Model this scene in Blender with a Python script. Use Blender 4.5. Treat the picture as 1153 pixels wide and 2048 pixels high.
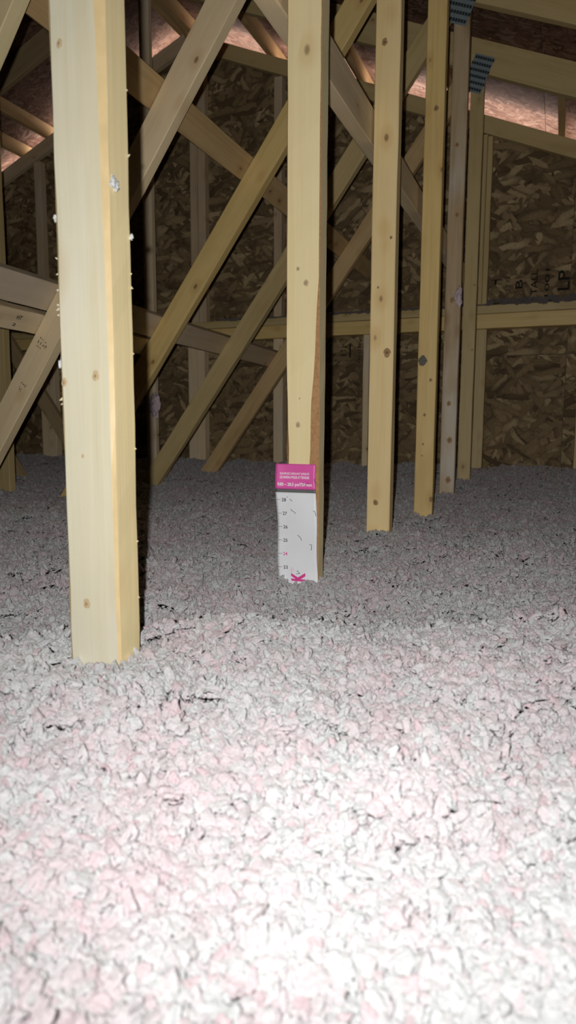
import bpy, bmesh, math, random
import numpy as np
from mathutils import Vector, Matrix, Euler, noise as mnoise

# ------------------------------------------------------------------ clear
for o in list(bpy.data.objects):
    bpy.data.objects.remove(o)
scene = bpy.context.scene
col = scene.collection
random.seed(7)
R = random.Random(11)

# ------------------------------------------------------------------ camera (phone held at the origin, about 1.0 m above the ceiling drywall)
F_PX, YAW, PITCH, ROLL = 1362.7, 0.377397, 0.125219, 0.004647
fwd = Vector((-math.sin(YAW) * math.cos(PITCH), math.cos(YAW) * math.cos(PITCH), -math.sin(PITCH)))
rgt0 = Vector((math.cos(YAW), math.sin(YAW), 0))
up0 = rgt0.cross(fwd)
rgt = rgt0 * math.cos(ROLL) + up0 * math.sin(ROLL)
upv = -rgt0 * math.sin(ROLL) + up0 * math.cos(ROLL)
cam_d = bpy.data.cameras.new('camera')
cam = bpy.data.objects.new('camera', cam_d)
col.objects.link(cam)
cam.matrix_world = Matrix((
    (rgt.x, upv.x, -fwd.x, 0), (rgt.y, upv.y, -fwd.y, 0), (rgt.z, upv.z, -fwd.z, 0), (0, 0, 0, 1)))
cam_d.sensor_fit = 'VERTICAL'
cam_d.sensor_height = 36.0
cam_d.lens = F_PX / 2048 * 36
cam_d.clip_start = 0.01
cam_d.dof.use_dof = True
cam_d.dof.focus_distance = 1.35
cam_d.dof.aperture_fstop = 8
scene.camera = cam

# ------------------------------------------------------------------ world (overcast daylight that only reaches the open overhang)
w = bpy.data.worlds.new('world')
scene.world = w
w.use_nodes = True
bg = w.node_tree.nodes['Background']
bg.inputs[0].default_value = (1.0, 0.86, 0.80, 1)
bg.inputs[1].default_value = 6.0

# ------------------------------------------------------------------ the phone's flash, beside the lens
fl = bpy.data.lights.new('phone_flash', 'SPOT')
fl.energy = 35.5
fl.color = (1.0, 0.985, 0.96)
fl.shadow_soft_size = 0.004
fl.spot_size = math.radians(134)
fl.spot_blend = 1.0
fl.use_nodes = True
fnt = fl.node_tree
fem = [n for n in fnt.nodes if n.type == 'EMISSION'][0]
ff = fnt.nodes.new('ShaderNodeLightFalloff')
ff.inputs['Strength'].default_value = 0.25
fmx = fnt.nodes.new('ShaderNodeMath')
fmx.operation = 'MULTIPLY_ADD'
fnt.links.new(ff.outputs['Quadratic'], fmx.inputs[2])
fnt.links.new(ff.outputs['Linear'], fmx.inputs[0])
fmx.inputs[1].default_value = 3.0
fnt.links.new(fmx.outputs[0], fem.inputs['Strength'])
flo = bpy.data.objects.new('phone_flash', fl)
flo.matrix_world = Matrix.Rotation(math.radians(-7), 4, 'Z') @ cam.matrix_world @ Matrix.Rotation(math.radians(9), 4, 'X')
flo.location = rgt * -0.0205 + upv * 0.012 + fwd * -0.01
col.objects.link(flo)

vs = scene.view_settings
vs.view_transform = 'Standard'
vs.look = 'None'
vs.gamma = 1
vs.use_curve_mapping = False
vs.exposure = 0.0
scene.cycles.max_bounces = 3
scene.cycles.diffuse_bounces = 2
scene.cycles.adaptive_threshold = 0.03
scene.cycles.glossy_bounces = 1
scene.cycles.transmission_bounces = 2
scene.cycles.caustics_reflective = False
scene.cycles.caustics_refractive = False

# ------------------------------------------------------------------ helpers
def obj(name, mesh, parent=None):
    o = bpy.data.objects.new(name, mesh)
    col.objects.link(o)
    if parent is not None:
        o.parent = parent
    return o

def tag(o, label=None, cat=None, group=None, kind=None):
    if label: o['label'] = label
    if cat: o['category'] = cat
    if group: o['group'] = group
    if kind: o['kind'] = kind
    return o

def empty(name, loc):
    o = bpy.data.objects.new(name, None)
    o.location = loc
    o.empty_display_size = 0.1
    col.objects.link(o)
    return o

def mesh_from(name, verts, faces, mats, midx=None, smooth=False):
    m = bpy.data.meshes.new(name)
    m.from_pydata([tuple(v) for v in verts], [], faces)
    for mt in (mats if isinstance(mats, (list, tuple)) else [mats]):
        m.materials.append(mt)
    if midx is not None:
        m.polygons.foreach_set('material_index', midx)
    if smooth:
        m.polygons.foreach_set('use_smooth', [True] * len(m.polygons))
    m.update()
    return m

# ---- node material kit
class NT:
    def __init__(s, name):
        s.m = bpy.data.materials.new(name)
        s.m.use_nodes = True
        s.t = s.m.node_tree
        s.b = s.t.nodes['Principled BSDF']
    def n(s, typ, **kw):
        nd = s.t.nodes.new(typ)
        for k, v in kw.items():
            setattr(nd, k, v)
        return nd
    def l(s, a, b):
        s.t.links.new(a, b)
    def put(s, sock, v):
        if hasattr(v, 'is_output'):
            s.l(v, sock)
        else:
            sock.default_value = v
    def math(s, op, a, b=0.0, clamp=False):
        nd = s.n('ShaderNodeMath', operation=op, use_clamp=clamp)
        s.put(nd.inputs[0], a); s.put(nd.inputs[1], b)
        return nd.outputs[0]
    def vmath(s, op, a, b=(0, 0, 0)):
        nd = s.n('ShaderNodeVectorMath', operation=op)
        s.put(nd.inputs[0], a); s.put(nd.inputs[1], b)
        return nd.outputs[0]
    def mix(s, f, a, b, mode='MIX'):
        nd = s.n('ShaderNodeMix', data_type='RGBA', blend_type=mode)
        s.put(nd.inputs[0], f); s.put(nd.inputs[6], a); s.put(nd.inputs[7], b)
        return nd.outputs[2]
    def ramp(s, f, stops):
        nd = s.n('ShaderNodeValToRGB')
        while len(nd.color_ramp.elements) < len(stops):
            nd.color_ramp.elements.new(0.5)
        for e, (p, c) in zip(nd.color_ramp.elements, stops):
            e.position = p
            e.color = c if len(c) == 4 else (*c, 1)
        s.l(f, nd.inputs[0])
        return nd.outputs[0]
    def step(s, v, lo, hi):
        nd = s.n('ShaderNodeMapRange', clamp=True, interpolation_type='SMOOTHSTEP')
        s.put(nd.inputs[0], v); nd.inputs[1].default_value = lo; nd.inputs[2].default_value = hi
        return nd.outputs[0]
    def noise(s, vec, scale, detail=2.0, rough=0.5, dist=0.0):
        nd = s.n('ShaderNodeTexNoise')
        s.l(vec, nd.inputs['Vector'])
        nd.inputs['Scale'].default_value = scale
        nd.inputs['Detail'].default_value = detail
        nd.inputs['Roughness'].default_value = rough
        nd.inputs['Distortion'].default_value = dist
        return nd
    def bump(s, h, strength, dist):
        nd = s.n('ShaderNodeBump')
        nd.inputs['Strength'].default_value = strength
        nd.inputs['Distance'].default_value = dist
        s.l(h, nd.inputs['Height'])
        s.l(nd.outputs[0], s.b.inputs['Normal'])

def c4(c): return (c[0], c[1], c[2], 1)

def wood(name, light, dark, grain=0.5, knots=1.0, rough=0.55, spec=0.3, blotch=0.25, grey=0.0):
    """sawn spruce: grain runs along local Z, round knots, blotches"""
    k = NT(name)
    tc = k.n('ShaderNodeTexCoord').outputs['Object']
    oi = k.n('ShaderNodeObjectInfo').outputs['Random']
    off = k.vmath('SCALE', (17.0, 9.0, 31.0)); off.node.inputs[3].default_value = 1
    k.l(k.math('MULTIPLY', oi, 6.0), off.node.inputs[3])
    v = k.vmath('ADD', tc, off)
    vg = k.vmath('MULTIPLY', v, (1, 1, 0.035))
    wob = k.noise(k.vmath('MULTIPLY', v, (1, 1, 0.25)), 7, 2).outputs['Color']
    vg2 = k.vmath('ADD', vg, k.vmath('MULTIPLY', k.vmath('SUBTRACT', wob, (.5, .5, .5)), (.02, .02, 0)))
    g1 = k.noise(vg2, 120, 3, .6).outputs['Fac']
    g2 = k.noise(vg2, 34, 2, .5).outputs['Fac']
    g = k.math('ADD', k.math('MULTIPLY', g1, .45), k.math('MULTIPLY', g2, .55))
    gf = k.step(g, 0.42, 0.68)
    c = k.mix(k.math('MULTIPLY', gf, grain), c4(light), c4(dark))
    bl = k.noise(k.vmath('MULTIPLY', v, (1, 1, .3)), 9, 3, .6).outputs['Fac']
    c = k.mix(k.math('MULTIPLY', k.step(bl, .45, .75), blotch), c, c4((dark[0] * .8, dark[1] * .78, dark[2] * .75)))
    if grey > 0:
        gb = k.noise(k.vmath('MULTIPLY', v, (1, 1, .22)), 6, 3, .6).outputs['Fac']
        c = k.mix(k.math('MULTIPLY', k.step(gb, .5, .7), grey), c, (0.75, 0.72, 0.66, 1))
    # knots: sparse round cells
    vk = k.vmath('MULTIPLY', v, (15, 2.0, 9))
    vo = k.n('ShaderNodeTexVoronoi', feature='F1')
    k.l(vk, vo.inputs['Vector']); vo.inputs['Scale'].default_value = 1.0
    pick = k.math('GREATER_THAN', k.n('ShaderNodeSeparateColor').outputs[0], .62)
    k.l(vo.outputs['Color'], pick.node.inputs[0].links[0].from_node.inputs[0])
    d = vo.outputs['Distance']
    halo = k.math('MULTIPLY', k.math('SUBTRACT', 1.0, k.step(d, .12, .42)), pick)
    core = k.math('MULTIPLY', k.math('SUBTRACT', 1.0, k.step(d, .07, .13)), pick)
    c = k.mix(k.math('MULTIPLY', halo, .35 * knots), c, (dark[0] * .8, dark[1] * .62, dark[2] * .42, 1))
    c = k.mix(k.math('MULTIPLY', core, .8 * knots), c, (.16, .085, .04, 1))
    k.l(c, k.b.inputs['Base Color'])
    k.b.inputs['Roughness'].default_value = rough
    k.b.inputs['Specular IOR Level'].default_value = spec
    k.bump(k.noise(k.vmath('MULTIPLY', tc, (1, 1, .04)), 130, 1, .5).outputs['Fac'], .3, .0012)
    return k.m

def osb(name, pal, scale=1.0, rough=.75, flat=False):
    """oriented strand board: layered stretched flakes in several directions (object X/Z plane)"""
    k = NT(name)
    tc = k.n('ShaderNodeTexCoord').outputs['Object']
    oi = k.n('ShaderNodeObjectInfo').outputs['Random']
    if flat:      # sheet lies in local X/Y
        sx_ = k.n('ShaderNodeSeparateXYZ'); k.l(tc, sx_.inputs[0])
        cx_ = k.n('ShaderNodeCombineXYZ')
        k.l(sx_.outputs[0], cx_.inputs[0]); k.l(sx_.outputs[2], cx_.inputs[1]); k.l(sx_.outputs[1], cx_.inputs[2])
        tc = cx_.outputs[0]
    off = k.vmath('SCALE', (7.0, 3.0, 13.0))
    k.l(k.math('MULTIPLY', oi, 9.0), off.node.inputs[3])
    v = k.vmath('ADD', tc, off)
    wob = k.noise(v, 9, 3, .6).outputs['Color']
    v = k.vmath('ADD', v, k.vmath('MULTIPLY', k.vmath('SUBTRACT', wob, (.5, .5, .5)), (.05, .05, .05)))
    best = None; bcol = None; edge = None
    for i, (ang, sx, sz, bias) in enumerate([(.12, 9, 38, .05), (-.45, 11, 46, 0), (.7, 12, 42, 0), (1.35, 14, 44, -.12), (-1.0, 12, 50, -.06)]):
        rot = k.n('ShaderNodeVectorRotate', rotation_type='Y_AXIS')
        k.l(v, rot.inputs['Vector']); rot.inputs['Angle'].default_value = ang
        vv = k.vmath('MULTIPLY', rot.outputs[0], (sx * scale, .6, sz * scale))
        vv = k.vmath('ADD', vv, (i * 3.7, 0, i * 5.1))
        vo = k.n('ShaderNodeTexVoronoi', feature='F1', distance='MINKOWSKI')
        vo.inputs['Exponent'].default_value = 3
        k.l(vv, vo.inputs['Vector']); vo.inputs['Scale'].default_value = 1
        sc = k.n('ShaderNodeSeparateColor'); k.l(vo.outputs['Color'], sc.inputs[0])
        pr = k.math('ADD', sc.outputs[0], bias)
        if best is None:
            best, bcol, edge = pr, sc.outputs[1], vo.outputs['Distance']
        else:
            gt = k.math('GREATER_THAN', pr, best)
            mx = k.n('ShaderNodeMix', data_type='FLOAT'); k.l(gt, mx.inputs[0]); k.l(bcol, mx.inputs[2]); k.l(sc.outputs[1], mx.inputs[3])
            me = k.n('ShaderNodeMix', data_type='FLOAT'); k.l(gt, me.inputs[0]); k.l(edge, me.inputs[2]); k.l(vo.outputs['Distance'], me.inputs[3])
            best = k.math('MAXIMUM', pr, best)
            bcol, edge = mx.outputs[0], me.outputs[0]
    c = k.ramp(bcol, [(i / (len(pal) - 1), p) for i, p in enumerate(pal)])
    fine = k.noise(v, 90, 3, .7).outputs['Fac']
    c = k.mix(k.math('MULTIPLY', k.step(fine, .4, .75), .35), c, c4([x * .45 for x in pal[1]]))
    c = k.mix(k.math('MULTIPLY', k.step(edge, .35, .75), .55), c, c4([x * .4 for x in pal[0]]))
    k.l(c, k.b.inputs['Base Color'])
    k.b.inputs['Roughness'].default_value = rough
    k.b.inputs['Specular IOR Level'].default_value = .2
    k.bump(k.noise(k.vmath('MULTIPLY', tc, (.4, 1, 1)), 70, 1, .6).outputs['Fac'], .5, .0025)
    return k.m

def plain(name, color, rough=.6, spec=.3, metal=0.0, var=.12, scale=60):
    k = NT(name)
    tc = k.n('ShaderNodeTexCoord').outputs['Object']
    f = k.noise(tc, scale, 3, .6).outputs['Fac']
    c = k.mix(k.math('MULTIPLY', k.step(f, .35, .7), var * 2), c4(color), c4([x * .6 for x in color]))
    k.l(c, k.b.inputs['Base Color'])
    k.b.inputs['Roughness'].default_value = rough
    k.b.inputs['Specular IOR Level'].default_value = spec
    k.b.inputs['Metallic'].default_value = metal
    return k.m

def wool(name, bright=1.0, bend=.33):
    """blown glass wool: white to pale pink tufts, pinker in drifting patches"""
    k = NT(name)
    geo = k.n('ShaderNodeNewGeometry').outputs['Position']
    at = k.n('ShaderNodeAttribute', attribute_name='tint').outputs['Fac']
    big = k.noise(geo, 5.5, 3, .6).outputs['Fac']
    mid = k.noise(geo, 30, 2, .6).outputs['Fac']
    t = k.math('ADD', k.math('MULTIPLY', big, .8), k.math('MULTIPLY', mid, .35))
    t = k.math('ADD', t, k.math('MULTIPLY', k.math('SUBTRACT', at, .5), .30))
    pk = k.step(t, .45, .85)
    c = k.mix(pk, (.79 * bright, .805 * bright, .81 * bright, 1), (.84 * bright, .71 * bright, .745 * bright, 1))
    hot = k.math('MULTIPLY', k.step(at, .90, 1.0), .5)
    c = k.mix(hot, c, (.84, .62, .66, 1))
    nt = k.t
    df = k.n('ShaderNodeBsdfDiffuse')
    k.l(c, df.inputs['Color'])
    # loose fibres pass light on, so the lit side of a tuft follows the pile as a whole as much as its own skin
    bp = k.n('ShaderNodeBump'); bp.inputs['Strength'].default_value = 1.0; bp.inputs['Distance'].default_value = .0035
    k.l(k.noise(geo, 300, 3, .75).outputs['Fac'], bp.inputs['Height'])
    nrm = bp.outputs[0]
    soft = k.vmath('NORMALIZE', k.vmath('ADD', k.vmath('MULTIPLY', nrm, (bend, bend, bend)), (0, 0, 1 - bend)))
    k.l(soft, df.inputs['Normal'])
    out = [n for n in nt.nodes if n.type == 'OUTPUT_MATERIAL'][0]
    k.l(df.outputs[0], out.inputs['Surface'])
    nt.nodes.remove(k.b)
    return k.m

M = {}
M['cream'] = wood('spruce_cream', (.68, .635, .475), (.61, .53, .34), .5, .7, .5, .35, .12, .5)
M['pale'] = wood('spruce_pale', (.88, .74, .43), (.80, .61, .29), .45, .8, .5, .35, .15)
M['sapside'] = wood('spruce_sap', (.84, .70, .40), (.74, .57, .28), .45, .6, .5, .35, .12)
M['clear'] = wood('spruce_clear', (.88, .68, .35), (.78, .55, .22), .45, .9, .5, .35, .2)
M['yellow'] = wood('spruce_yellow', (.76, .56, .23), (.60, .39, .13), .5, .9, .5, .35, .3)
M['olive'] = wood('spruce_olive', (.56, .43, .21), (.43, .31, .12), .5, .8, .5, .3, .35)
M['mottled'] = wood('spruce_mottled', (.52, .39, .23), (.30, .19, .095), .6, 1.0, .5, .35, .85, .6)
M['brown'] = wood('spruce_brown', (.60, .42, .21), (.42, .26, .11), .55, .9, .6, .25, .4)
M['light'] = wood('spruce_light', (.95, .76, .48), (.82, .62, .36), .5, .9, .6, .25, .3)
M['greyed'] = wood('spruce_greyed', (.78, .62, .40), (.60, .45, .27), .5, .9, .6, .25, .3, .3)
M['dusty'] = wood('spruce_dusty', (.58, .45, .29), (.44, .32, .19), .5, .6, .7, .2, .25, .25)
M['dark'] = wood('spruce_shaded', (.42, .31, .17), (.30, .20, .10), .5, .8, .7, .2, .3)  # shade on the left truss halves, put into the wood colour
M['wane'] = plain('wane_sapwood', (.66, .50, .26), .5, .4, 0, .12, 40)
M['bark'] = plain('bark_inner', (.46, .26, .12), .8, .2, 0, .3, 160)
M['osb_wall'] = osb('osb_wall', [(.11, .072, .036), (.19, .13, .065), (.24, .168, .085), (.28, .20, .105), (.48, .36, .20)], .72)
M['osb_roof'] = osb('osb_roof', [(.10, .045, .028), (.18, .095, .062), (.22, .124, .084), (.25, .15, .105), (.28, .19, .145)], 1.3, .75, True)
M['steel'] = plain('galvanized_plate', (.26, .32, .35), .5, .5, .3, .15, 120)
M['slot'] = plain('plate_slot', (.03, .035, .04), .7, .2)
M['ink'] = plain('black_ink', (.02, .018, .016), .8, .1)
M['inkgrey'] = plain('grey_ink', (.10, .085, .06), .8, .1)
M['card_white'] = plain('card_white', (.80, .815, .85), .45, .4, 0, .03, 30)
M['card_pink'] = plain('card_pink', (.78, .11, .42), .4, .45, 0, .05, 50)
M['card_band'] = plain('card_band', (.13, .13, .13), .5, .4, 0, .1)
M['print_white'] = plain('print_white', (.85, .82, .84), .5, .3, 0, .02)
M['print_pink'] = plain('print_pink', (.70, .06, .28), .5, .3, 0, .05)
M['print_palepink'] = plain('print_palepink', (.75, .45, .56), .5, .3, 0, .05)
M['staple'] = plain('staple_steel', (.10, .10, .10), .35, .5, .7)
M['sheet'] = plain('seam_backing', (.10, .08, .06), .8, .1)  # opaque backing, added unseen to stop light leaking between panels
M['drywall'] = plain('drywall', (.6, .6, .58), .9, .1)
M['wool'] = wool('glass_wool', 1.0)
M['wool_base'] = wool('glass_wool_base', .95)
M['wool_dusty'] = plain('glass_wool_dusty', (.66, .53, .56), .95, .05, 0, .15, 90)
M['wool_loose'] = wool('glass_wool_loose', .9, 1.0)

# ------------------------------------------------------------------ boards
def board(name, L, wd, th, mat, parent=None, seg=None, ch=.0022, jit=.0005, wane=None, seed=0, cut0=0.0, cut1=0.0):
    """sawn board along local Z from 0 to L; wd along X, th along Y; corner chamfers; wane: {corner: fn(z)->(size_x,size_y)} corners 0:+x-y 1:-x-y
    cut0/cut1: dz per unit x at the two ends (bevel cuts)"""
    rr = random.Random(seed * 131 + int(L * 1000))
    n = seg or max(2, int(L / .12))
    V = []; Fc = []; mi = []
    ring = 8
    for i in range(n + 1):
        z = L * i / n
        cx = [(ch, ch)] * 4
        if wane:
            cx = [wane[q](z) if q in wane else (ch, ch) for q in range(4)]
        hx, hy = wd / 2, th / 2
        j = lambda: rr.uniform(-jit, jit)
        a = [(hx - cx[0][0], -hy), (hx, -hy + cx[0][1]), (hx, hy - cx[2][1]), (hx - cx[2][0], hy),
             (-hx + cx[3][0], hy), (-hx, hy - cx[3][1]), (-hx, -hy + cx[1][1]), (-hx + cx[1][0], -hy)]
        for (x, y) in a:
            zz = z
            if i == 0: zz += cut0 * x
            if i == n: zz += cut1 * x
            V.append((x + j(), y + j(), zz))
    for i in range(n):
        for q in range(ring):
            p, r = i * ring + q, i * ring + (q + 1) % ring
            Fc.append((p, r, r + ring, p + ring))
            mi.append({0: 1, 6: 2, 1: 3 if len(mat) > 3 else 0}.get(q, 0) if wane else 0)
    Fc.append(tuple(reversed(range(ring)))); mi.append(0)
    Fc.append(tuple(n * ring + q for q in range(ring))); mi.append(0)
    if isinstance(mat, (list, tuple)):
        mats = mat
    else:
        mats = [mat, mat, mat]
    m = mesh_from(name, V, Fc, mats, mi)
    return obj(name, m, parent)

def along(o, a, b, face):
    """place board so local Z runs a->b and local -Y faces 'face'"""
    a, b = Vector(a), Vector(b)
    z = (b - a).normalized()
    y = -Vector(face)
    y = (y - z * y.dot(z)).normalized()
    x = y.cross(z)
    o.matrix_local = Matrix(((x.x, y.x, z.x, a.x), (x.y, y.y, z.y, a.y), (x.z, y.z, z.z, a.z), (0, 0, 0, 1)))
    return o

def text_mesh(s, bold=0.0):
    cu = bpy.data.curves.new('lettering', 'FONT')
    cu.body = s
    cu.resolution_u = 3
    cu.offset = bold
    o = bpy.data.objects.new('lettering', cu)
    col.objects.link(o)
    bpy.context.view_layer.update()
    dg = bpy.context.evaluated_depsgraph_get()
    me = bpy.data.meshes.new_from_object(o.evaluated_get(dg))
    bpy.data.objects.remove(o)
    bpy.data.curves.remove(cu)
    co = np.array([v.co[:] for v in me.vertices])
    return me, co

def lettering(name, s, fn, box, mat, parent, rot=0, bold=0.0):
    """flat lettering fitted into box (x0,z0,x1,z1); fn maps (u,v) to a local point"""
    me, co = text_mesh(s, bold)
    u, v = co[:, 0].copy(), co[:, 1].copy()
    if rot == 90:
        u, v = -v, u
    elif rot == -90:
        u, v = v, -u
    u = (u - u.min()) / max(1e-6, u.max() - u.min())
    v = (v - v.min()) / max(1e-6, v.max() - v.min())
    x0, z0, x1, z1 = box
    for i, vv in enumerate(me.vertices):
        vv.co = fn(x0 + u[i] * (x1 - x0), z0 + v[i] * (z1 - z0))
    me.materials.clear()
    me.materials.append(mat)
    me.name = name
    return obj(name, me, parent)

def ink_marks(name, fn, box, mat, parent, vertical=True, seed=0):
    """a block of worn, unreadable print: short strokes in one row across the box"""
    rr = random.Random(seed)
    x0, z0, x1, z1 = box
    V = []; Fc = []
    n = max(3, int((z1 - z0) / (x1 - x0) * 1.3)) if vertical else max(3, int((x1 - x0) / (z1 - z0) * 1.3))
    for i in range(n):
        for q in range(3):
            if vertical:
                a = z0 + (z1 - z0) * (i + .1) / n; b = z0 + (z1 - z0) * (i + .75) / n
                c, d = x0, x1
            else:
                c = x0 + (x1 - x0) * (i + .1) / n; d = x0 + (x1 - x0) * (i + .75) / n
                a, b = z0, z1
            hx, hz = (d - c), (b - a)
            if rr.random() < .5:
                u0 = c + hx * rr.uniform(0, .25); u1 = d - hx * rr.uniform(0, .25)
                w0 = a + hz * rr.uniform(0, .8); w1 = w0 + hz * .16
            else:
                w0 = a + hz * rr.uniform(0, .25); w1 = b - hz * rr.uniform(0, .25)
                u0 = c + hx * rr.uniform(0, .8); u1 = u0 + hx * .16
            k0 = len(V)
            V += [fn(u0, w0), fn(u1, w0), fn(u1, w1), fn(u0, w1)]
            Fc.append((k0, k0 + 1, k0 + 2, k0 + 3))
    return obj(name, mesh_from(name, V, Fc, mat), parent)

# ------------------------------------------------------------------ dimensions (metres, camera at z = 0)
TY = [0.5747 + .61 * k for k in range(6)]          # front faces of the six trusses
GY = 4.235                                         # front of the gable framing
XR = -2.42                                         # ridge line
PITCHR = .417                                      # 5 in 12
CZ = -1.00                                         # top of ceiling
def roof_under(X):                                 # underside of the roof deck
    return 1.864 + PITCHR * (-.47 + 2.42) - PITCHR * abs(X - XR)
EAVE_R, EAVE_L = 6.3, -11.1
PX = [-.448, -.443, -.449, -.439, -.450, -.4565]   # centre of each truss' post

# ------------------------------------------------------------------ setting: floor, roof deck, walls
def slab(name, x0, x1, y0, y1, z0, z1, mat, parent=None):
    V = [(x, y, z) for z in (z0, z1) for y in (y0, y1) for x in (x0, x1)]
    Fc = [(0, 2, 3, 1), (4, 5, 7, 6), (0, 1, 5, 4), (2, 6, 7, 3), (0, 4, 6, 2), (1, 3, 7, 5)]
    return obj(name, mesh_from(name, V, Fc, mat), parent)

tag(slab('floor', EAVE_L - .3, EAVE_R + .3, -3.1, 4.38, CZ - .05, CZ, M['drywall']), kind='structure')

cs = 1 / math.sqrt(1 + PITCHR ** 2); sn = PITCHR * cs
for side, nm in ((1, 'ceiling_right'), (-1, 'ceiling_left')):
    total = 8.95 / cs
    Vr = []
    for h in (.0125, .03):
        for (dd, yy) in ((-.012 * 0, -3.12), (total, -3.12), (total, 4.80), (-.012 * 0, 4.80)):
            Vr.append((side * (dd * cs + h * sn), yy, -dd * sn + h * cs))
    rf = obj(nm, mesh_from(nm, Vr, [(0, 1, 2, 3), (7, 6, 5, 4), (0, 4, 5, 1), (1, 5, 6, 2), (2, 6, 7, 3), (3, 7, 4, 0)], M['sheet']))  # unseen sheet above the deck panels, added to keep daylight out of the seams
    rf.location = (XR, 0, roof_under(XR))
    tag(rf, kind='structure')
    d = 0.0; i = 0
    while d < total:
        d1 = min(d + 1.22, total)
        for (ya, yb) in ((-3.1, -.22), (-.217, 2.22), (2.223, 4.78)):
            p = slab('panel', d + (.0015 if d > 0 else -.002), d1 - .0015, ya, yb, 0.0, .012, M['osb_roof'], rf)
            if side == 1:
                p.matrix_local = Matrix(((cs, 0, sn, 0), (0, 1, 0, 0), (-sn, 0, cs, 0), (0, 0, 0, 1)))
            else:
                p.matrix_local = Matrix(((-cs, 0, -sn, 0), (0, -1, 0, 4.78 - 3.1), (-sn, 0, cs, 0), (0, 0, 0, 1)))
        d = d1; i += 1

# back gable behind the photographer
V = [(EAVE_L, 0, CZ), (EAVE_R, 0, CZ), (XR, 0, roof_under(XR))]
V = [(x, -3.0, z) for x, y, z in V] + [(x, -3.03, z) for x, y, z in V]
tag(obj('wall_back', mesh_from('wall_back', V, [(0, 2, 1), (3, 4, 5), (0, 1, 4, 3), (1, 2, 5, 4), (2, 0, 3, 5)], M['osb_wall'])), kind='structure')

# gable wall at the far end, OSB sheets on studs under a dropped gable chord
DROP = .109
def gable_top(X): return roof_under(X) - DROP
WX0, WX1 = -10.9, 6.1
V = [(WX0 - XR, .0125, 0), (WX1 - XR, .0125, 0), (WX1 - XR, .0125, max(.02, gable_top(WX1) - CZ)), (0, .0125, gable_top(XR) - CZ), (WX0 - XR, .0125, max(.02, gable_top(WX0) - CZ))]
V += [(x, .035, z) for x, y, z in V]
wall = obj('wall_gable', mesh_from('wall_gable', V, [(0, 1, 2, 3, 4), (9, 8, 7, 6, 5)] + [(i, i + 5, (i + 1) % 5 + 5, (i + 1) % 5) for i in range(5)], M['sheet']))  # unseen sheet behind the boards, added to block light at their seams
wall.location = (XR, 4.30, CZ)
tag(wall, kind='structure')
OY = 4.300
SEAM = .42
def panel_poly(pts):
    V = [(x - XR, OY - 4.30, z - CZ) for x, z in pts] + [(x - XR, OY + .011 - 4.30, z - CZ) for x, z in pts]
    n = len(pts)
    Fc = [tuple(range(n)), tuple(reversed(range(n, 2 * n)))]
    for i in range(n):
        j = (i + 1) % n
        Fc.append((i, i + n, j + n, j))
    o = obj('panel', mesh_from('panel', V, Fc, M['osb_wall']), wall)
    return o
panels = {}
xs = [-11.0, -8.5, -6.1, -4.87, -2.43, .012, 2.45, 4.0, 6.2]
for i in range(len(xs) - 1):
    a, b = xs[i] + .0015, xs[i + 1] - .0015
    rows = [(CZ, SEAM - .0015), (SEAM + .0015, SEAM + 1.2185), (SEAM + 1.2215, 4)]
    for rI, (z0, z1) in enumerate(rows):
        # clip the rectangle by the gable slope
        grid = sorted(set([a, b] + ([XR] if a < XR < b else []) + [x for x in [XR + (gable_top(XR) - zz) / PITCHR * s for zz in (z0, z1) for s in (-1, 1)] if a < x < b]))
        top = [(x, min(z1, gable_top(x))) for x in grid if gable_top(x) > z0 - 1e-6]
        if len(top) < 2:
            continue
        poly = [(top[0][0], z0), (top[-1][0], z0)] + [t for t in reversed(top) if t[1] > z0 + 1e-4]
        if len(poly) < 3:
            continue
        panels[(i, rI)] = panel_poly(poly)

def wall_board(name, x0, x1, z0, z1, y0, y1, mat, seed=0, horiz=False):
    if horiz:
        o = board(name, x1 - x0, z1 - z0, y1 - y0, mat, wall, seed=seed, jit=.0012)
        along(o, (x0 - XR, (y0 + y1) / 2 - 4.30, (z0 + z1) / 2 - CZ), (x1 - XR, (y0 + y1) / 2 - 4.30, (z0 + z1) / 2 - CZ), (0, -1, 0))
    else:
        o = board(name, z1 - z0, x1 - x0, y1 - y0, mat, wall, seed=seed, jit=.0012)
        along(o, ((x0 + x1) / 2 - XR, (y0 + y1) / 2 - 4.30, z0 - CZ), ((x0 + x1) / 2 - XR, (y0 + y1) / 2 - 4.30, z1 - CZ), (0, -1, 0))
    return o
sd = 0
for (x0, x1) in ((-.493, -.430), (-1.176, -1.138), (-1.79, -1.722), (-2.434, -2.372), (-2.370, -2.304), (-3.735, -3.60), (.078, .116), (.70, .738), (-4.40, -4.34), (-5.0, -4.96)):
    sd += 1
    wall_board('stud', x0, x1, CZ, .570, 4.240, 4.2995, M['olive'] if x1 > -1 else M['greyed'], sd)
for (x0, x1) in ((-.496, -.468), (-.466, -.438), (-1.79, -1.735), (-2.404, -2.35), (-2.345, -2.29), (-3.04, -3.0), (-3.72, -3.66), (.13, .168), (-4.40, -4.34), (.74, .778)):
    sd += 1
    zt = min(gable_top(x0), gable_top(x1)) - .10
    wall_board('stud', x0, x1, .706, zt, 4.243, 4.2995, M['olive'] if x1 > -1 else M['dusty'], sd)
for (xa, xb) in ((-5.2, -2.0), (-1.998, 1.6)):
    wall_board('plate', xa, xb, .572, .654, 4.222, 4.2985, M['yellow'], 3, True)
    wall_board('plate', xa - .7, xb - .7 if xb < 0 else xb, .657, .704, 4.226, 4.2985, M['olive'], 4, True)
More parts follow.
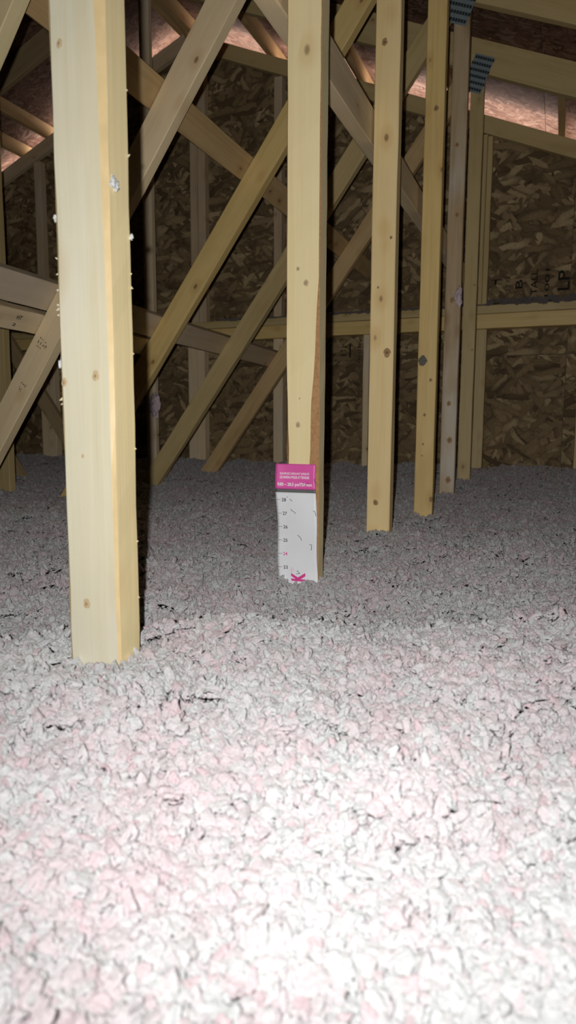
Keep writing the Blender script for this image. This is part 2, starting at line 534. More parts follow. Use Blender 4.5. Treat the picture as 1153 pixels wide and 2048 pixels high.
# dropped gable chords
for s in (1, -1):
    Lc = 4.6
    o = board('gable_chord', Lc / cs, .089, .038, M['olive'] if s == 1 else M['dusty'], wall, seed=40 + s)
    zc = gable_top(XR) - .089 / 2 / cs
    along(o, (0, 4.2605 - 4.30, zc - CZ), (s * Lc, 4.2605 - 4.30, zc - PITCHR * Lc - CZ), (0, -1, 0))

# ink stamps on the sheets
def stamp_fn(x, z): return (x - XR, OY - .0012 - 4.30, z - CZ)
pu = panels[(4, 1)]; pl = panels[(4, 0)]
pr = panels.get((5, 1), pu)
for s, box, rot, mat, par in [
        ('LP', (-.055, .775, .008, .885), 90, 'ink', pu), ('1001', (-.125, .745, -.10, .90), 90, 'ink', pu), ('TALL', (-.20, .76, -.165, .90), 90, 'ink', pu),
        ('B', (-.285, .80, -.245, .85), 90, 'ink', pu), ('T', (-.425, .83, -.37, .86), 0, 'ink', pu), ('', (-.34, .78, -.31, .87), 90, 'inkgrey', pu),
        ('', (-.385, .78, -.36, .87), 90, 'inkgrey', pu)]:
    if s in ('LP', 'B', 'T', '1001', 'TALL', 'I'):
        lettering('stamp', s, stamp_fn, box, M[mat], par, rot, .01)
    else:
        ink_marks('stamp', stamp_fn, box, M[mat], par, True, int(abs(box[0]) * 1000))
for s, box, rot, mat, par in [
        ('', (-1.345, .445, -1.30, .525), 90, 'ink', pl), ('I', (-1.285, .44, -1.275, .53), 0, 'ink', pl), ('', (-1.23, .40, -1.205, .535), 90, 'ink', pl),
        ('', (-1.43, .43, -1.41, .51), 90, 'inkgrey', pl),
        ('', (-1.41, .14, -1.395, .26), 90, 'inkgrey', pl), ('', (-1.37, .14, -1.355, .26), 90, 'inkgrey', pl), ('', (-1.30, .14, -1.285, .26), 90, 'inkgrey', pl), ('', (-1.225, .17, -1.205, .28), 90, 'ink', pl),
        ('', (-1.02, .41, -.998, .52), 90, 'inkgrey', pl), ('', (-.972, .41, -.955, .52), 90, 'inkgrey', pl), ('', (-.93, .41, -.905, .52), 90, 'inkgrey', pl), ('', (-.885, .41, -.87, .52), 90, 'inkgrey', pl)]:
    if s in ('LP', 'B', 'T', '1001', 'TALL', 'I'):
        lettering('stamp', s, stamp_fn, box, M[mat], par, rot, .01)
    else:
        ink_marks('stamp', stamp_fn, box, M[mat], par, True, int(abs(box[0]) * 1000))

# ------------------------------------------------------------------ roof trusses
WEB_S = 1.365
wl = 1 / math.sqrt(1 + WEB_S ** 2)
wdir = Vector((wl, 0, WEB_S * wl))
wnor = Vector((-WEB_S * wl, 0, wl))                # toward the web's upper-left edge
def web_pt(X): return Vector((X, 0, 1.105 + WEB_S * (X + 1)))   # on the upper-left edge
XM = -2.38                                          # truss centre line
CH_D = .14                                          # top chord depth (square)

post_mat = ['cream', 'pale', 'clear', 'yellow', 'mottled', 'olive']
web_mat = ['cream', 'pale', 'light', 'yellow', 'olive', 'brown']
truss_labels = [
    'roof truss with the thick cream post with an orange waney edge',
    'roof truss whose post carries the pink and white measuring card',
    'roof truss with a clean pale post, next behind the measuring card',
    'roof truss whose yellow post has a dark grey knot, second behind the measuring card',
    'roof truss with a mottled brown post, second out from the strand board gable',
    'roof truss with a plain olive post, first out from the strand board gable',
]

def gusset(parent, cx, z, wdt, hgt, yfront, tilt):
    """pressed-tooth connector plate with rows of slots"""
    pl_ = slab('connector_plate', -wdt / 2, wdt / 2, -.0015, 0, -hgt / 2, hgt / 2, M['steel'], parent)
    pl_.matrix_local = Matrix.Translation((cx, yfront, z)) @ Matrix.Rotation(tilt, 4, 'Y')
    V = []; Fc = []
    nr = max(3, int(hgt / .026)); nc = max(2, int(wdt / .012))
    for r in range(nr):
        for c_ in range(nc):
            x = -wdt / 2 + (c_ + .5) * wdt / nc + (.003 if r % 2 else -.003)
            zz = -hgt / 2 + (r + .5) * hgt / nr
            b0 = len(V)
            a, h = .0050, .0062
            for (dx, dz) in ((-a, -h), (a, -h), (a, h), (-a, h)):
                V.append((x + dx, -.0019, zz + dz)); V.append((x + dx * .5, -.0032, zz + dz * .5))
            for q in range(4):
                i0, i1 = b0 + 2 * q, b0 + 2 * ((q + 1) % 4)
                Fc.append((i0, i1, i1 + 1, i0 + 1))
            Fc.append((b0 + 1, b0 + 3, b0 + 5, b0 + 7))
    obj('plate_teeth', mesh_from('plate_teeth', V, Fc, M['slot']), pl_)

trusses = []
for k in range(6):
    y0 = TY[k]; yc = .019
    t = empty('roof_truss', (XM, y0, CZ))
    tag(t, truss_labels[k], 'roof truss', 'roof trusses standing in a row')
    trusses.append(t)
    P = lambda x, z, y=yc: (x - XM, y, z - CZ)
    chord_low = lambda x: roof_under(x) - CH_D / cs
    # post (vertical web)
    px = PX[k]
    top = chord_low(px + .032) + .006
    wane = None; mats = M[post_mat[k]]
    L = top - CZ - .089
    zb = CZ + .089
    if k == 0:
        wane = {0: lambda z: (.0032 + .0085 * min(1, max(0, (z + zb - .02) / .42)) + .0008 * math.sin(z * 9), .003 + .001 * math.sin(z * 5 + 1)),
                1: lambda z: (.003, .002)}
        mats = [M['cream'], M['wane'], M['wane'], M['sapside']]
    if k == 1:
        def wr(z):
            zz = z + zb
            f = min(1, max(0, (.26 - zz) / .30))
            return (.002 + .015 * f + .0015 * math.sin(zz * 40) * f, .002 + .006 * f)
        def wlft(z):
            zz = z + zb
            f = min(1, max(0, (.15 - zz) / .2))
            return (.0015 + .005 * f, .0015 + .005 * f)
        wane = {0: wr, 1: wlft}
        mats = [M['pale'], M['bark'], M['bark']]
    o = board('post', L, .064, .038, mats, t, seg=60 if k < 2 else 24, jit=.0006, wane=wane, seed=k, cut1=-PITCHR)
    along(o, P(px, zb), P(px, top), (0, -1, 0))
    # diagonal webs, right and mirrored left, whose dark colour stands in for shade
    for s in (1, -1):
        xa, xb = -2.50, px - .055
        a = web_pt(xa) - wnor * .0445; b = web_pt(xb) - wnor * .0445
        # stop at the top chord
        while b.z + .03 > chord_low(b.x):
            b = b - wdir * .01
        if s == -1:
            a = Vector((2 * XM - a.x - .06, 0, a.z)); b = Vector((2 * XM - b.x - .06, 0, b.z))
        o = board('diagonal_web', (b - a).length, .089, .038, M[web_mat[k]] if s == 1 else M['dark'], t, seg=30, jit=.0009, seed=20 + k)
        along(o, P(a.x, a.z), P(b.x, b.z), (0, -1, 0))
    # king post
    o = board('king_post', roof_under(XR) - CH_D / cs - CZ - .15, .064, .038, M['olive'] if k == 3 else M['greyed'], t, seed=50 + k, jit=.001)
    along(o, P(-2.347, CZ + .089), P(-2.347, roof_under(XR) - CH_D / cs - .06), (0, -1, 0))
    # left post
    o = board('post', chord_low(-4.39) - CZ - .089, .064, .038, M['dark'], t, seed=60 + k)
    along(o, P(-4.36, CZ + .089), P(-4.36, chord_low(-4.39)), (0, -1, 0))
    # chords
    for s in (1, -1):
        Lc = 8.4
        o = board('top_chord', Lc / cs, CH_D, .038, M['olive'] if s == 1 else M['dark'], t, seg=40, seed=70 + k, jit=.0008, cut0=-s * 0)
        zc = roof_under(XR) - CH_D / 2 / cs - .001
        along(o, P(XR + s * .03, zc - .0125), P(XR + s * Lc, zc - PITCHR * Lc), (0, -1, 0))
    o = board('bottom_chord', 16.4, .089, .038, M['yellow'], t, seg=20, seed=80 + k)
    along(o, P(-10.6, CZ + .0445), P(5.8, CZ + .0445), (0, -1, 0))
    gusset(t, px - XM - .0, (chord_low(px) - .010) - CZ, .098, .165, -.0005, math.atan(PITCHR))

# grade stamp on webs / lumber marks
def grade_mark(parent, org, u, v, s_list, nrm, mat):
    for s, box in s_list:
        ink_marks('grade_stamp', lambda a, b: Vector(org) + Vector(u) * a + Vector(v) * b + Vector(nrm) * .0012, box, mat, parent, False, len(s) + int(box[3] * 5000))
t3 = trusses[2]
pw = web_pt(-1.60) - wnor * .045
org = (pw.x - XM, 0, pw.z - CZ)
un = (-wnor.x, 0, -wnor.z); vn = (wdir.x, 0, wdir.z)
grade_mark(t3, org, un, vn, [('', (-.022, .006, .012, .015)), ('', (-.022, -.010, .022, .003)), ('', (-.018, -.022, .004, -.013))], (0, -1, 0), M['ink'])
pw = web_pt(-1.695) - wnor * .05
org = (pw.x - XM, 0, pw.z - CZ)
grade_mark(t3, org, un, vn, [('', (-.012, .0, .014, .012)), ('', (-.010, -.022, .004, -.004))], (0, -1, 0), M['ink'])
# visible knots on the posts: slightly proud round discs with a darker heart
KN = [(0, -0.4353, 0.0491, 0.0042), (0, -0.4745, 0.0434, 0.0036), (0, -0.4544, -0.0313, 0.0018), (0, -0.4555, -0.1868, 0.0044), (0, -0.4661, 0.3636, 0.0034),
      (1, -0.452, 0.2801, 0.0033), (1, -0.4365, 0.2547, 0.0047), (1, -0.4501, 0.0023, 0.0047), (1, -0.4475, 0.0506, 0.0016),
      (2, -0.4556, -0.2041, 0.0068), (2, -0.4331, 0.1933, 0.0095), (2, -0.4571, 0.953, 0.0076), (2, -0.4609, 0.3604, 0.003), (2, -0.4293, 0.4827, 0.0035),
      (3, -0.4546, 0.2259, 0.0150), (3, -0.4422, 0.041, 0.005), (3, -0.434, 1.0417, 0.008), (3, -0.4251, 0.1607, 0.005), (3, -.445, -.06, .0035), (3, -.447, -.10, .003),
      (4, -0.4536, 1.151, 0.0080), (4, -0.444, 0.8749, 0.0085), (4, -0.4528, 0.5325, 0.0100), (4, -0.4433, -0.0559, 0.0110), (4, -0.4439, -0.2294, 0.0120), (4, -.452, .10, .009),
      (5, -0.4361, 0.3878, 0.005), (5, -0.4358, 0.7065, 0.005)]
M['knot_pale'] = plain('knot_pale', (.58, .46, .28), .55, .3, 0, .25, 300)
M['knot_brown'] = plain('knot_brown', (.42, .26, .12), .55, .3, 0, .3, 300)
M['knot_grey'] = plain('knot_grey', (.15, .14, .11), .6, .3, 0, .4, 220)
M['heart'] = plain('knot_heart', (.20, .115, .055), .6, .3, 0, .2, 300)
def disc(name, r, rz, mat, par, loc, seed, y0, dome):
    rr = random.Random(seed)
    V = [(0, -dome, 0)]
    n_ = 14
    for ring, f in ((1, .6), (2, 1.0)):
        for i in range(n_):
            a = 2 * math.pi * i / n_
            q = f * (1 + rr.uniform(-.16, .16))
            V.append((r * q * math.cos(a), -dome * (1 - f * f), rz * q * math.sin(a)))
    Fc = [(0, 1 + i, 1 + (i + 1) % n_) for i in range(n_)] + [(1 + i, 1 + n_ + i, 1 + n_ + (i + 1) % n_, 1 + (i + 1) % n_) for i in range(n_)]
    o = obj(name, mesh_from(name, V, Fc, mat, None, True), par)
    o.location = (loc[0], y0, loc[1])
    return o
for i, (k, x, z, r) in enumerate(KN):
    km = M['knot_grey'] if (k, r) == (3, .0150) else (M['knot_pale'] if k in (0, 1) else M['knot_brown'])
    o = disc('knot', r, r * 1.25, km, trusses[k], (x - XM, z - CZ), i, -.0009, .0004)
    if r > .003 and km is not M['knot_grey']:
        disc('knot_heart', r * .35, r * .4, M['heart'] if k > 1 else M['knot_brown'], o, (0, 0), i + 99, -.0007, .0003)
# lifted splinters along the edges of the cream post
for i in range(16):
    sx = R.choice((-1, 1))
    z = R.uniform(-.20, .34) if sx > 0 else R.uniform(-.02, .2)
    L_ = R.uniform(.0012, .0035)
    yb = .0 if sx < 0 else .037
    V = [(0, 0, -L_ * .5), (0, .0012, 0), (0, 0, L_ * .5), (sx * L_, -.0006, L_ * R.uniform(-.6, .6))]
    o = obj('splinter', mesh_from('splinter', V, [(0, 1, 3), (1, 2, 3), (2, 0, 3), (0, 2, 1)], M['cream']), trusses[0])
    o.location = (PX[0] + sx * .0318 - XM, yb + (.001 if sx < 0 else -.001), z - CZ)
# ------------------------------------------------------------------ lateral braces nailed along the webs and posts
def brace(name, a, b, wdt, th, face, mat, label, seed, group=None):
    o = board(name, (Vector(b) - Vector(a)).length, wdt, th, mat, None, seg=40, jit=.0008, seed=seed)
    along(o, a, b, face)
    return tag(o, label, 'lumber', group)

# on the left faces of the posts
brace('lateral_brace', (-.5035, -1.4, .758), (-.5035, 4.215, .766), .089, .038, (1, 0, 0), M['greyed'],
      'grey weathered lateral brace nailed across the backs of the posts', 91)
# on the upper edges of the diagonal webs
def on_web(Xc, off=0.0):
    p = web_pt(Xc) + wnor * (.0196 + off)
    return p
fc = (-wnor.x, 0, -wnor.z)
p = on_web(-1.119)
brace('lateral_brace', (p.x, -1.2, p.z), (p.x - .004, 4.21, p.z - .004), .089, .038, fc, M['brown'],
      'brown lateral brace nailed high across the diagonal webs', 92)
p = on_web(-1.508); q = on_web(-1.542)
brace('lateral_brace', (p.x, .9, p.z), (q.x, 4.20, q.z), .094, .038, fc, M['dusty'],
      'long dusty lateral brace running low along the webs to the gable wall', 93)
p = on_web(-1.570); q = on_web(-1.580)
lb = brace('lateral_brace', (p.x, .9, p.z), (q.x, 2.462, q.z), .070, .038, fc, M['greyed'],
      'short stamped lateral brace butted under the long dusty one', 94)
# black stamp on the short brace
Lb = lb
for s, box in [('HT', (.790, .004, .812, .018)), ('2', (.785, -.020, .800, -.010))]:
    lettering('grade_stamp', s, lambda a, b: Vector((-b, -.0202, a)), (box[0], box[1], box[2], box[3]), M['ink'], Lb, 0, .02)

# lookouts over the dropped gable
for X in (-.074, -.65, -1.23, -1.825, -2.39, -2.455, -2.98, -3.597, -3.832, -4.2, .52):
    zt = roof_under(X + (.019 if X > XR else -.019)) - .003
    o = board('lookout', 1.06, .092, .036, M['brown'], None, seed=int(abs(X) * 100))
    along(o, (X, 3.667, zt - .048), (X, 4.727, zt - .048), (1, 0, 0))
    tag(o, 'brown lookout rafter bridging from the last truss over the gable chord', 'lumber', 'lookout rafters over the gable')
# fascia at the end of the overhang
for s in (1, -1):
    f = board('trim_1' if s == 1 else 'trim_2', 4.6 / cs, .12, .02, M['pale'], None, seed=5)
    along(f, (XR, 4.742, roof_under(XR) - .068), (XR + s * 4.6, 4.742, roof_under(XR) - .068 - PITCHR * 4.6), (0, -1, 0))
    tag(f, kind='structure')

# ------------------------------------------------------------------ measuring card stapled to the second post
CY = TY[1]
card = empty('measuring_card', (-.450, CY - .0015, -.30))
tag(card, 'pink and white French insulation depth card with inch scale stapled to a post', 'ruler card')
CX0, CX1 = -.492, -.414
def cxy(px_, py_):                # photograph ruler units -> card x,z (1 unit ~ 1 mm)
    return (px_ - 555) * .001, -.0700 - (py_ - 927) * .00096
def card_pt(u, z, proud=0.0):
    """u: metres from the card's left edge, z absolute"""
    lean = .0066 * min(1.2, max(0, (-.09 - z) / .2)) + (.0012 * math.sin((z + .07) * 45))
    d = .0018 + .0022 * math.sin(u / .078 * math.pi * .9 + 2.6 + z * 9) * 0.6 + .0014 * math.sin(z * 38 + u * 30)
    edge = max(0, (-.475 + .492) - u) * .10      # free left edge curls out a little
    y = -max(.0004, d) - .0008 - edge
    return Vector((CX0 + lean + u + .450, y - proud, z + .30))
nu, nz = 16, 60
W = CX1 - CX0
def card_grid(z_top, z_bot, n, mat, name):
    V = []; Fc = []
    for i in range(n + 1):
        for j in range(nu + 1):
            V.append(card_pt(W * j / nu, z_top + (z_bot - z_top) * i / n, 0))
    n0 = len(V)
    V += [v + Vector((0, .0005, 0)) for v in V[:]]
    for i in range(n):
        for j in range(nu):
            a = i * (nu + 1) + j
            Fc.append((a, a + nu + 1, a + nu + 2, a + 1))
            Fc.append((n0 + a, n0 + a + 1, n0 + a + nu + 2, n0 + a + nu + 1))
    for i in range(n):
        for j in (0, nu):
            a = i * (nu + 1) + j
            Fc.append((a, a + nu + 1, n0 + a + nu + 1, n0 + a) if j else (a, n0 + a, n0 + a + nu + 1, a + nu + 1))
    for j in range(nu):
        for i in (0, n):
            a = i * (nu + 1) + j
            Fc.append((a, a + 1, n0 + a + 1, n0 + a) if i == 0 else (a, n0 + a, n0 + a + 1, a + 1))
    return obj(name, mesh_from(name, V, Fc, mat, None, True), card)
zt_, zp_, zb_ = -.0695, -.1165, -.1225
pinkp = card_grid(zt_, zp_, 14, M['card_pink'], 'pink_header')
bandp = card_grid(zp_, zb_, 3, M['card_band'], 'dark_band')
body = card_grid(zb_, -.345, nz, M['card_white'], 'scale_body')
cfn = lambda u, z: card_pt(u, z, .0006)
def pbox(x0, y1, x1, y0):
    a = cxy(x0, y1); b = cxy(x1, y0)
    return (a[0], a[1], b[0], b[1])
lettering('lettering', "SOUFFLEZ L'ISOLANT JUSQU'\u00c0", cfn, pbox(564, 948.4, 621.8, 942.2), M['print_white'], pinkp, 0, .03)
lettering('lettering', 'CE NIVEAU POUR ATTEINDRE', cfn, pbox(564, 955, 621.5, 949.8), M['print_white'], pinkp, 0, .03)
lettering('lettering', 'R80 \u2013 28.5 po/724 mm', cfn, pbox(560, 971, 626.5, 962.8), M['print_white'], pinkp, 0, .03)
def lin(parent, u0, u1, z, h, mat, name='tick'):
    V = [card_pt(u0, z - h / 2, .0006), card_pt(u1, z - h / 2, .0006), card_pt(u1, z + h / 2, .0006), card_pt(u0, z + h / 2, .0006)]
    obj(name, mesh_from(name, V, [(0, 1, 2, 3)], mat), parent)
Z28 = -.0700 - (996.4 - 927) * .00096
for i, n_ in enumerate((28, 27, 26, 25, 24, 23, 22, 21)):
    z = Z28 - .0254 * i * 1.012
    lin(body, .0008, .0095, z, .0006, M['ink'])
    for q in (1, 2, 3):
        lin(body, .0008, .0032, z - .0254 * q / 4, .0003, M['inkgrey'])
    lettering('numeral', str(n_), cfn, (.0112, z - .0032, .0196, z + .0032), M['print_pink'] if n_ == 24 else M['ink'], body, 0, .012)
# turned logo letter and its small mark
lettering('lettering', 'K', cfn, pbox(580.5, 1156.5, 609, 1139), M['print_pink'], body, 90, .05)
lettering('lettering', 'MD', cfn, pbox(580.5, 1138.2, 586.5, 1130), M['print_palepink'], body, 90, .0)
def staple(pts):
    """bent wire through card points given in photograph units"""
    cs_ = [card_pt(*cxy(*p_), .0012) for p_ in pts]
    V = []; Fc = []
    r = .00035
    for i in range(len(cs_) - 1):
        a, b = cs_[i], cs_[i + 1]
        d = (b - a).normalized()
        s1 = d.cross(Vector((0, 1, 0))).normalized() * r
        s2 = Vector((0, 1, 0)) * r
        b0 = len(V)
        for e in (a, b):
            V.extend([e - s1 - s2, e + s1 - s2, e + s1 + s2, e - s1 + s2])
        Fc += [(b0, b0 + 1, b0 + 5, b0 + 4), (b0 + 1, b0 + 2, b0 + 6, b0 + 5), (b0 + 2, b0 + 3, b0 + 7, b0 + 6), (b0 + 3, b0, b0 + 4, b0 + 7), (b0, b0 + 3, b0 + 2, b0 + 1), (b0 + 4, b0 + 5, b0 + 6, b0 + 7)]
    obj('staple', mesh_from('staple', V, Fc, M['staple']), card)
staple([(577, 990), (578.5, 991.5)]); staple([(582.5, 994.5), (587, 998.5)])
staple([(583, 1014), (585, 1017), (590.5, 1020), (592, 1023)])
staple([(595.5, 1064.5), (597, 1066), (602.5, 1071.5), (602.7, 1075.5)])
staple([(626, 1016), (629.8, 1016.5), (631, 1022), (631.3, 1026)])
staple([(619, 1082), (623.5, 1082.3), (623, 1092), (621, 1092.5)])
staple([(593, 1135), (598.5, 1141), (591, 1142)])
staple([(613, 1152.5), (617, 1153), (619, 1159)])
staple([(617, 961.5), (621, 964.5)]); staple([(631, 954), (632.5, 960), (635, 961.5)])

# ------------------------------------------------------------------ blown insulation
def interp(x, xs_, ys_): return float(np.interp(x, xs_, ys_))
HY = [-3, -.5, .15, .40, .60, .74, .80, .88, 1.00, 1.18, 1.5, 1.79, 2.4, 3.0, 3.6, 4.1, 4.3]
HZ = [-.27, -.265, -.252, -.252, -.254, -.250, -.256, -.286, -.308, -.298, -.306, -.312, -.328, -.324, -.304, -.270, -.262]
def ground(X, Y):
    f = max(0.0, 1 - max(0, Y - .9) / .6)
    Yp = Y - .62 * (X + .2) * f * max(0, min(1, (Y + .2) / .6))
    z = interp(Yp, HY, HZ)
    a = min(1.0, max(.3, Y / 1.0))
    z += .016 * mnoise.noise((X * 2.3, Y * 2.3, 1.7))
    z += .020 * mnoise.noise((X * 8, Y * 8, 5.1))
    z += .015 * mnoise.noise((X * 19, Y * 19, 9.3))
    return z
def axis(lo, a, b, hi, fine, coarse):
    return np.concatenate([np.arange(lo, a, coarse), np.arange(a, b, fine), np.arange(b, hi + 1e-6, coarse)])
gx = axis(-11.0, -4.9, 2.0, 6.3, .02, .35)
gy = np.concatenate([np.arange(-2.98, -.6, .2), np.arange(-.6, 4.225, .02), [4.237]])
V = []; dens = []; siz = []
for y in gy:
    for x in gx:
        zg = ground(x, y)
        zg = min(zg, roof_under(x) - .02)
        V.append((x, y, max(CZ + .005, zg)))
        d = math.hypot(x, y)
        ang = math.degrees(math.atan2(-x, y))
        ok = -32 < ang < 75 and y > .02 and x > -4.8 and x < 1.9
        if not ok or d > 5.8:
            dens.append(0 if (d > 1.2 or y < -.5) else 1); siz.append(1.0)
        else:
            dens.append(1); siz.append(float(np.interp(d, [.5, 1.2, 2.5, 5], [.85, 1.0, 1.25, 1.45])))
nx = len(gx)
Fc = [(j * nx + i, j * nx + i + 1, (j + 1) * nx + i + 1, (j + 1) * nx + i) for j in range(len(gy) - 1) for i in range(nx - 1)]

def wool_nodes():
    """scatter round patches, each a heap of some 300 small tufts, over the surface"""
    ng = bpy.data.node_groups.new('wool_tufts', 'GeometryNodeTree')
    ng.interface.new_socket('Geometry', in_out='INPUT', socket_type='NodeSocketGeometry')
    ng.interface.new_socket('Geometry', in_out='OUTPUT', socket_type='NodeSocketGeometry')
    N = lambda t, **kw: (lambda nd: ([setattr(nd, a, b) for a, b in kw.items()], nd)[1])(ng.nodes.new(t))
    Lk = ng.links.new
    gi, go = N('NodeGroupInput'), N('NodeGroupOutput')
    # tuft kinds
    tufts = N('GeometryNodeGeometryToInstance')
    for i, shp in enumerate([(1.1, .85, .8), (1.25, .8, .65), (1, 1, .8), (1.4, .65, .55), (.9, .9, .9), (1.2, 1.0, .5), (1.5, .6, .45), (.8, .8, .7)]):
        ico = N('GeometryNodeMeshIcoSphere'); ico.inputs['Radius'].default_value = 1; ico.inputs['Subdivisions'].default_value = 4
        pos = N('GeometryNodeInputPosition')
        cur = ico.outputs['Mesh']
        for (sc, amp, det) in ((.8, 1.5, 0), (2.6, .75, 2)):
            nz_ = N('ShaderNodeTexNoise', noise_dimensions='4D')
            nz_.inputs['W'].default_value = i * 7.3 + sc
            nz_.inputs['Scale'].default_value = sc; nz_.inputs['Detail'].default_value = det
            Lk(pos.outputs[0], nz_.inputs['Vector'])
            sb = N('ShaderNodeVectorMath', operation='SUBTRACT'); sb.inputs[1].default_value = (.5, .5, .5)
            Lk(nz_.outputs['Color'], sb.inputs[0])
            ml = N('ShaderNodeVectorMath', operation='SCALE'); ml.inputs['Scale'].default_value = amp
            Lk(sb.outputs[0], ml.inputs[0])
            sp = N('GeometryNodeSetPosition')
            Lk(cur, sp.inputs['Geometry']); Lk(ml.outputs[0], sp.inputs['Offset'])
            cur = sp.outputs[0]
        tr = N('GeometryNodeTransform'); tr.inputs['Scale'].default_value = shp
        Lk(cur, tr.inputs['Geometry'])
        sm = N('GeometryNodeSetShadeSmooth'); Lk(tr.outputs[0], sm.inputs['Geometry'])
        Lk(sm.outputs[0], tufts.inputs[0])
    # patches
    patches = N('GeometryNodeGeometryToInstance')
    for i in range(4):
        disc = N('GeometryNodeMeshCircle', fill_type='TRIANGLE_FAN'); disc.inputs['Radius'].default_value = .058; disc.inputs['Vertices'].default_value = 24
        dp = N('GeometryNodeDistributePointsOnFaces', distribute_method='RANDOM')
        dp.inputs['Density'].default_value = 28000; dp.inputs['Seed'].default_value = 11 + i
        Lk(disc.outputs[0], dp.inputs['Mesh'])
        # lumpy heights
        pos = N('GeometryNodeInputPosition')
        nz_ = N('ShaderNodeTexNoise', noise_dimensions='4D'); nz_.inputs['Scale'].default_value = 24; nz_.inputs['W'].default_value = i * 3.3; nz_.inputs['Detail'].default_value = 3
        Lk(pos.outputs[0], nz_.inputs['Vector'])
        hh = N('ShaderNodeMath', operation='MULTIPLY_ADD'); hh.inputs[1].default_value = .036; hh.inputs[2].default_value = -.017
        Lk(nz_.outputs[0], hh.inputs[0])
        cx = N('ShaderNodeCombineXYZ'); Lk(hh.outputs[0], cx.inputs[2])
        sp = N('GeometryNodeSetPosition'); Lk(dp.outputs['Points'], sp.inputs['Geometry']); Lk(cx.outputs[0], sp.inputs['Offset'])
        io = N('GeometryNodeInstanceOnPoints'); io.inputs['Pick Instance'].default_value = True
        Lk(sp.outputs[0], io.inputs['Points']); Lk(tufts.outputs[0], io.inputs['Instance'])
        rr = N('FunctionNodeRandomValue', data_type='FLOAT_VECTOR')
        rr.inputs[0].default_value = (0, 0, 0); rr.inputs[1].default_value = (6.28, 6.28, 6.28); rr.inputs['Seed'].default_value = i
        Lk(rr.outputs[0], io.inputs['Rotation'])
        rs = N('FunctionNodeRandomValue', data_type='FLOAT')
        rs.inputs[2].default_value = 0.0; rs.inputs[3].default_value = 1.0; rs.inputs['Seed'].default_value = 5 + i
        pw_ = N('ShaderNodeMath', operation='POWER'); Lk(rs.outputs[1], pw_.inputs[0]); pw_.inputs[1].default_value = 2.6
        ma = N('ShaderNodeMath', operation='MULTIPLY_ADD'); Lk(pw_.outputs[0], ma.inputs[0]); ma.inputs[1].default_value = .0062; ma.inputs[2].default_value = .0030
        Lk(ma.outputs[0], io.inputs['Scale'])
        rt = N('FunctionNodeRandomValue', data_type='FLOAT'); rt.inputs['Seed'].default_value = 77 + i
        st = N('GeometryNodeStoreNamedAttribute', data_type='FLOAT', domain='INSTANCE'); st.inputs['Name'].default_value = 'tint'
        Lk(io.outputs[0], st.inputs['Geometry']); Lk(rt.outputs[1], st.inputs['Value'])
        rl = N('GeometryNodeRealizeInstances'); Lk(st.outputs[0], rl.inputs[0])
        mt = N('GeometryNodeSetMaterial'); mt.inputs['Material'].default_value = M['wool']
        Lk(rl.outputs[0], mt.inputs['Geometry'])
        Lk(mt.outputs[0], patches.inputs[0])
    # scatter the patches
    dp = N('GeometryNodeDistributePointsOnFaces', distribute_method='POISSON')
    dp.inputs['Distance Min'].default_value = .034
    dp.inputs['Density Max'].default_value = 1700
    da = N('GeometryNodeInputNamedAttribute', data_type='FLOAT'); da.inputs['Name'].default_value = 'dens'
    Lk(gi.outputs[0], dp.inputs['Mesh']); Lk(da.outputs['Attribute'], dp.inputs['Density Factor'])
    io = N('GeometryNodeInstanceOnPoints'); io.inputs['Pick Instance'].default_value = True
    Lk(dp.outputs['Points'], io.inputs['Points']); Lk(patches.outputs[0], io.inputs['Instance'])
    rz = N('FunctionNodeRandomValue', data_type='FLOAT_VECTOR')
    rz.inputs[0].default_value = (-.12, -.12, 0); rz.inputs[1].default_value = (.12, .12, 6.28)
    rot = N('FunctionNodeRotateRotation', rotation_space='LOCAL')
    Lk(dp.outputs['Rotation'], rot.inputs[0]); Lk(rz.outputs[0], rot.inputs[1])
    Lk(rot.outputs[0], io.inputs['Rotation'])
    sa = N('GeometryNodeInputNamedAttribute', data_type='FLOAT'); sa.inputs['Name'].default_value = 'siz'
    Lk(sa.outputs['Attribute'], io.inputs['Scale'])
    jg = N('GeometryNodeJoinGeometry')
    sink = N('GeometryNodeTransform'); sink.inputs['Translation'].default_value = (0, 0, -.016)
    Lk(gi.outputs[0], sink.inputs['Geometry'])
    Lk(sink.outputs[0], jg.inputs[0]); Lk(io.outputs[0], jg.inputs[0])
    Lk(jg.outputs[0], go.inputs[0])
    return ng
WN = wool_nodes()
def wool_object(name, V, Fc, dens, siz):
    m = mesh_from(name, V, Fc, M['wool_base'], None, True)
    a = m.attributes.new('dens', 'FLOAT', 'POINT'); a.data.foreach_set('value', dens)
    a = m.attributes.new('siz', 'FLOAT', 'POINT'); a.data.foreach_set('value', siz)
    o = obj(name, m)
    md = o.modifiers.new('tufts', 'NODES'); md.node_group = WN
    return o
ins = wool_object('blown_insulation', V, Fc, dens, siz)
tag(ins, 'fluffy white and pale pink blown insulation covering the attic floor', 'insulation', None, 'stuff')

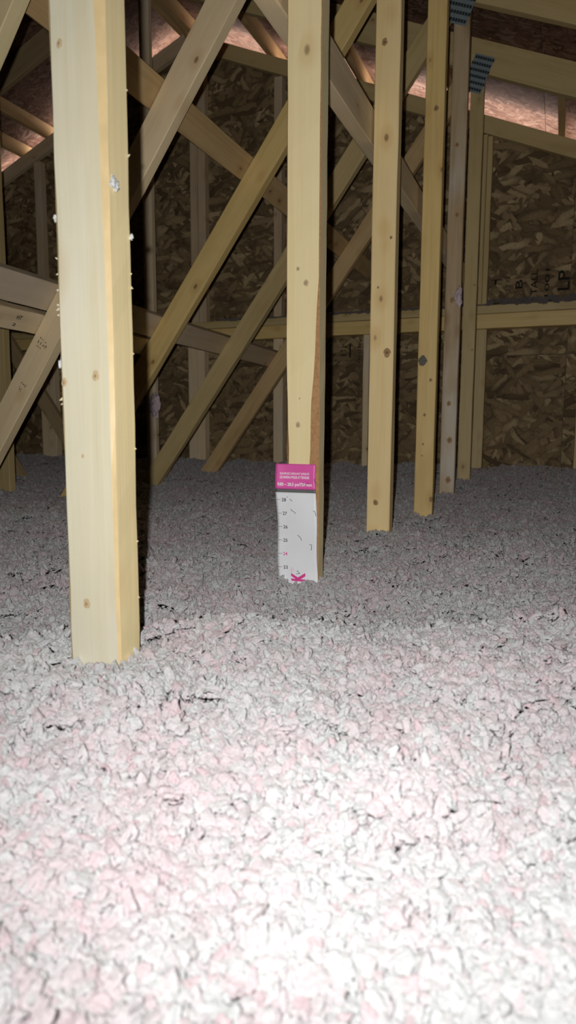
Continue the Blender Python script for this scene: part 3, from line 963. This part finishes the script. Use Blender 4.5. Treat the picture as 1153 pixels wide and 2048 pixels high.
# drift of insulation lying on the gable plate
V = []; Fc = []; n = 120
for i in range(n + 1):
    x = -2.2 + 2.6 * i / n
    h = .024 + .016 * mnoise.noise((x * 3, 2, 0)) + .01 * mnoise.noise((x * 14, 5, 0))
    if x < -.6: h *= .45
    V += [(x, 4.228, .7045), (x, 4.262, .706 + h * .6), (x, 4.2985, .706 + h * 1.6)]
for i in range(n):
    for q in range(2):
        a = i * 3 + q
        Fc.append((a, a + 3, a + 4, a + 1))
dr = wool_object('insulation_drift', V, Fc, [1] * len(V), [.45] * len(V))
tag(dr, 'thin drift of pink insulation lying on the gable wall plate', 'insulation', None, 'stuff')

# tufts stuck to the lumber
def tuft(loc, size, label, seed, flat=1.0):
    bm = bmesh.new()
    bmesh.ops.create_icosphere(bm, subdivisions=4, radius=1)
    for v in bm.verts:
        c0 = v.co.copy()
        nn = mnoise.noise_vector(c0 * 1.1 + Vector((seed * 3.1, 0, 0)))
        n2 = mnoise.noise_vector(c0 * 3.2 + Vector((0, seed * 2.1, 0)))
        c1 = c0 + nn * .75 + n2 * .3
        v.co = Vector((c1.x * size[0], c1.y * size[1], c1.z * size[2]))
    m = bpy.data.meshes.new('insulation_tuft')
    bm.to_mesh(m); bm.free()
    m.materials.append(M['wool_dusty'] if 'pink' in label else M['wool_loose'])
    m.polygons.foreach_set('use_smooth', [True] * len(m.polygons))
    o = obj('insulation_tuft', m)
    o.location = loc
    tag(o, label, 'insulation tuft', 'insulation tufts clinging to the lumber')
tuft((PX[0] + .033, TY[0] + .010, .232), (.0035, .005, .0065), 'white fluff stuck on the side of the cream post', 1)
tuft((PX[0] - .0325, TY[0] + .004, .205), (.003, .003, .003), 'tiny white fluff on the left edge of the cream post', 2)
tuft((PX[0] - .0325, TY[0] + .003, .062), (.002, .002, .006), 'wisp of fluff on the cream post edge below its knots', 3)
tuft((PX[4] + .024, TY[4] - .003, .545), (.014, .010, .036), 'pink fluff clump stuck on the mottled brown post', 4)
tuft((-2.318, TY[5] - .004, .12), (.030, .018, .070), 'dusty pink fluff clump hanging on a king post', 5)
tuft((PX[0] + .0335, TY[0] + .036, .19), (.002, .002, .0025), 'speck of white fluff on the far edge of the cream post', 6)
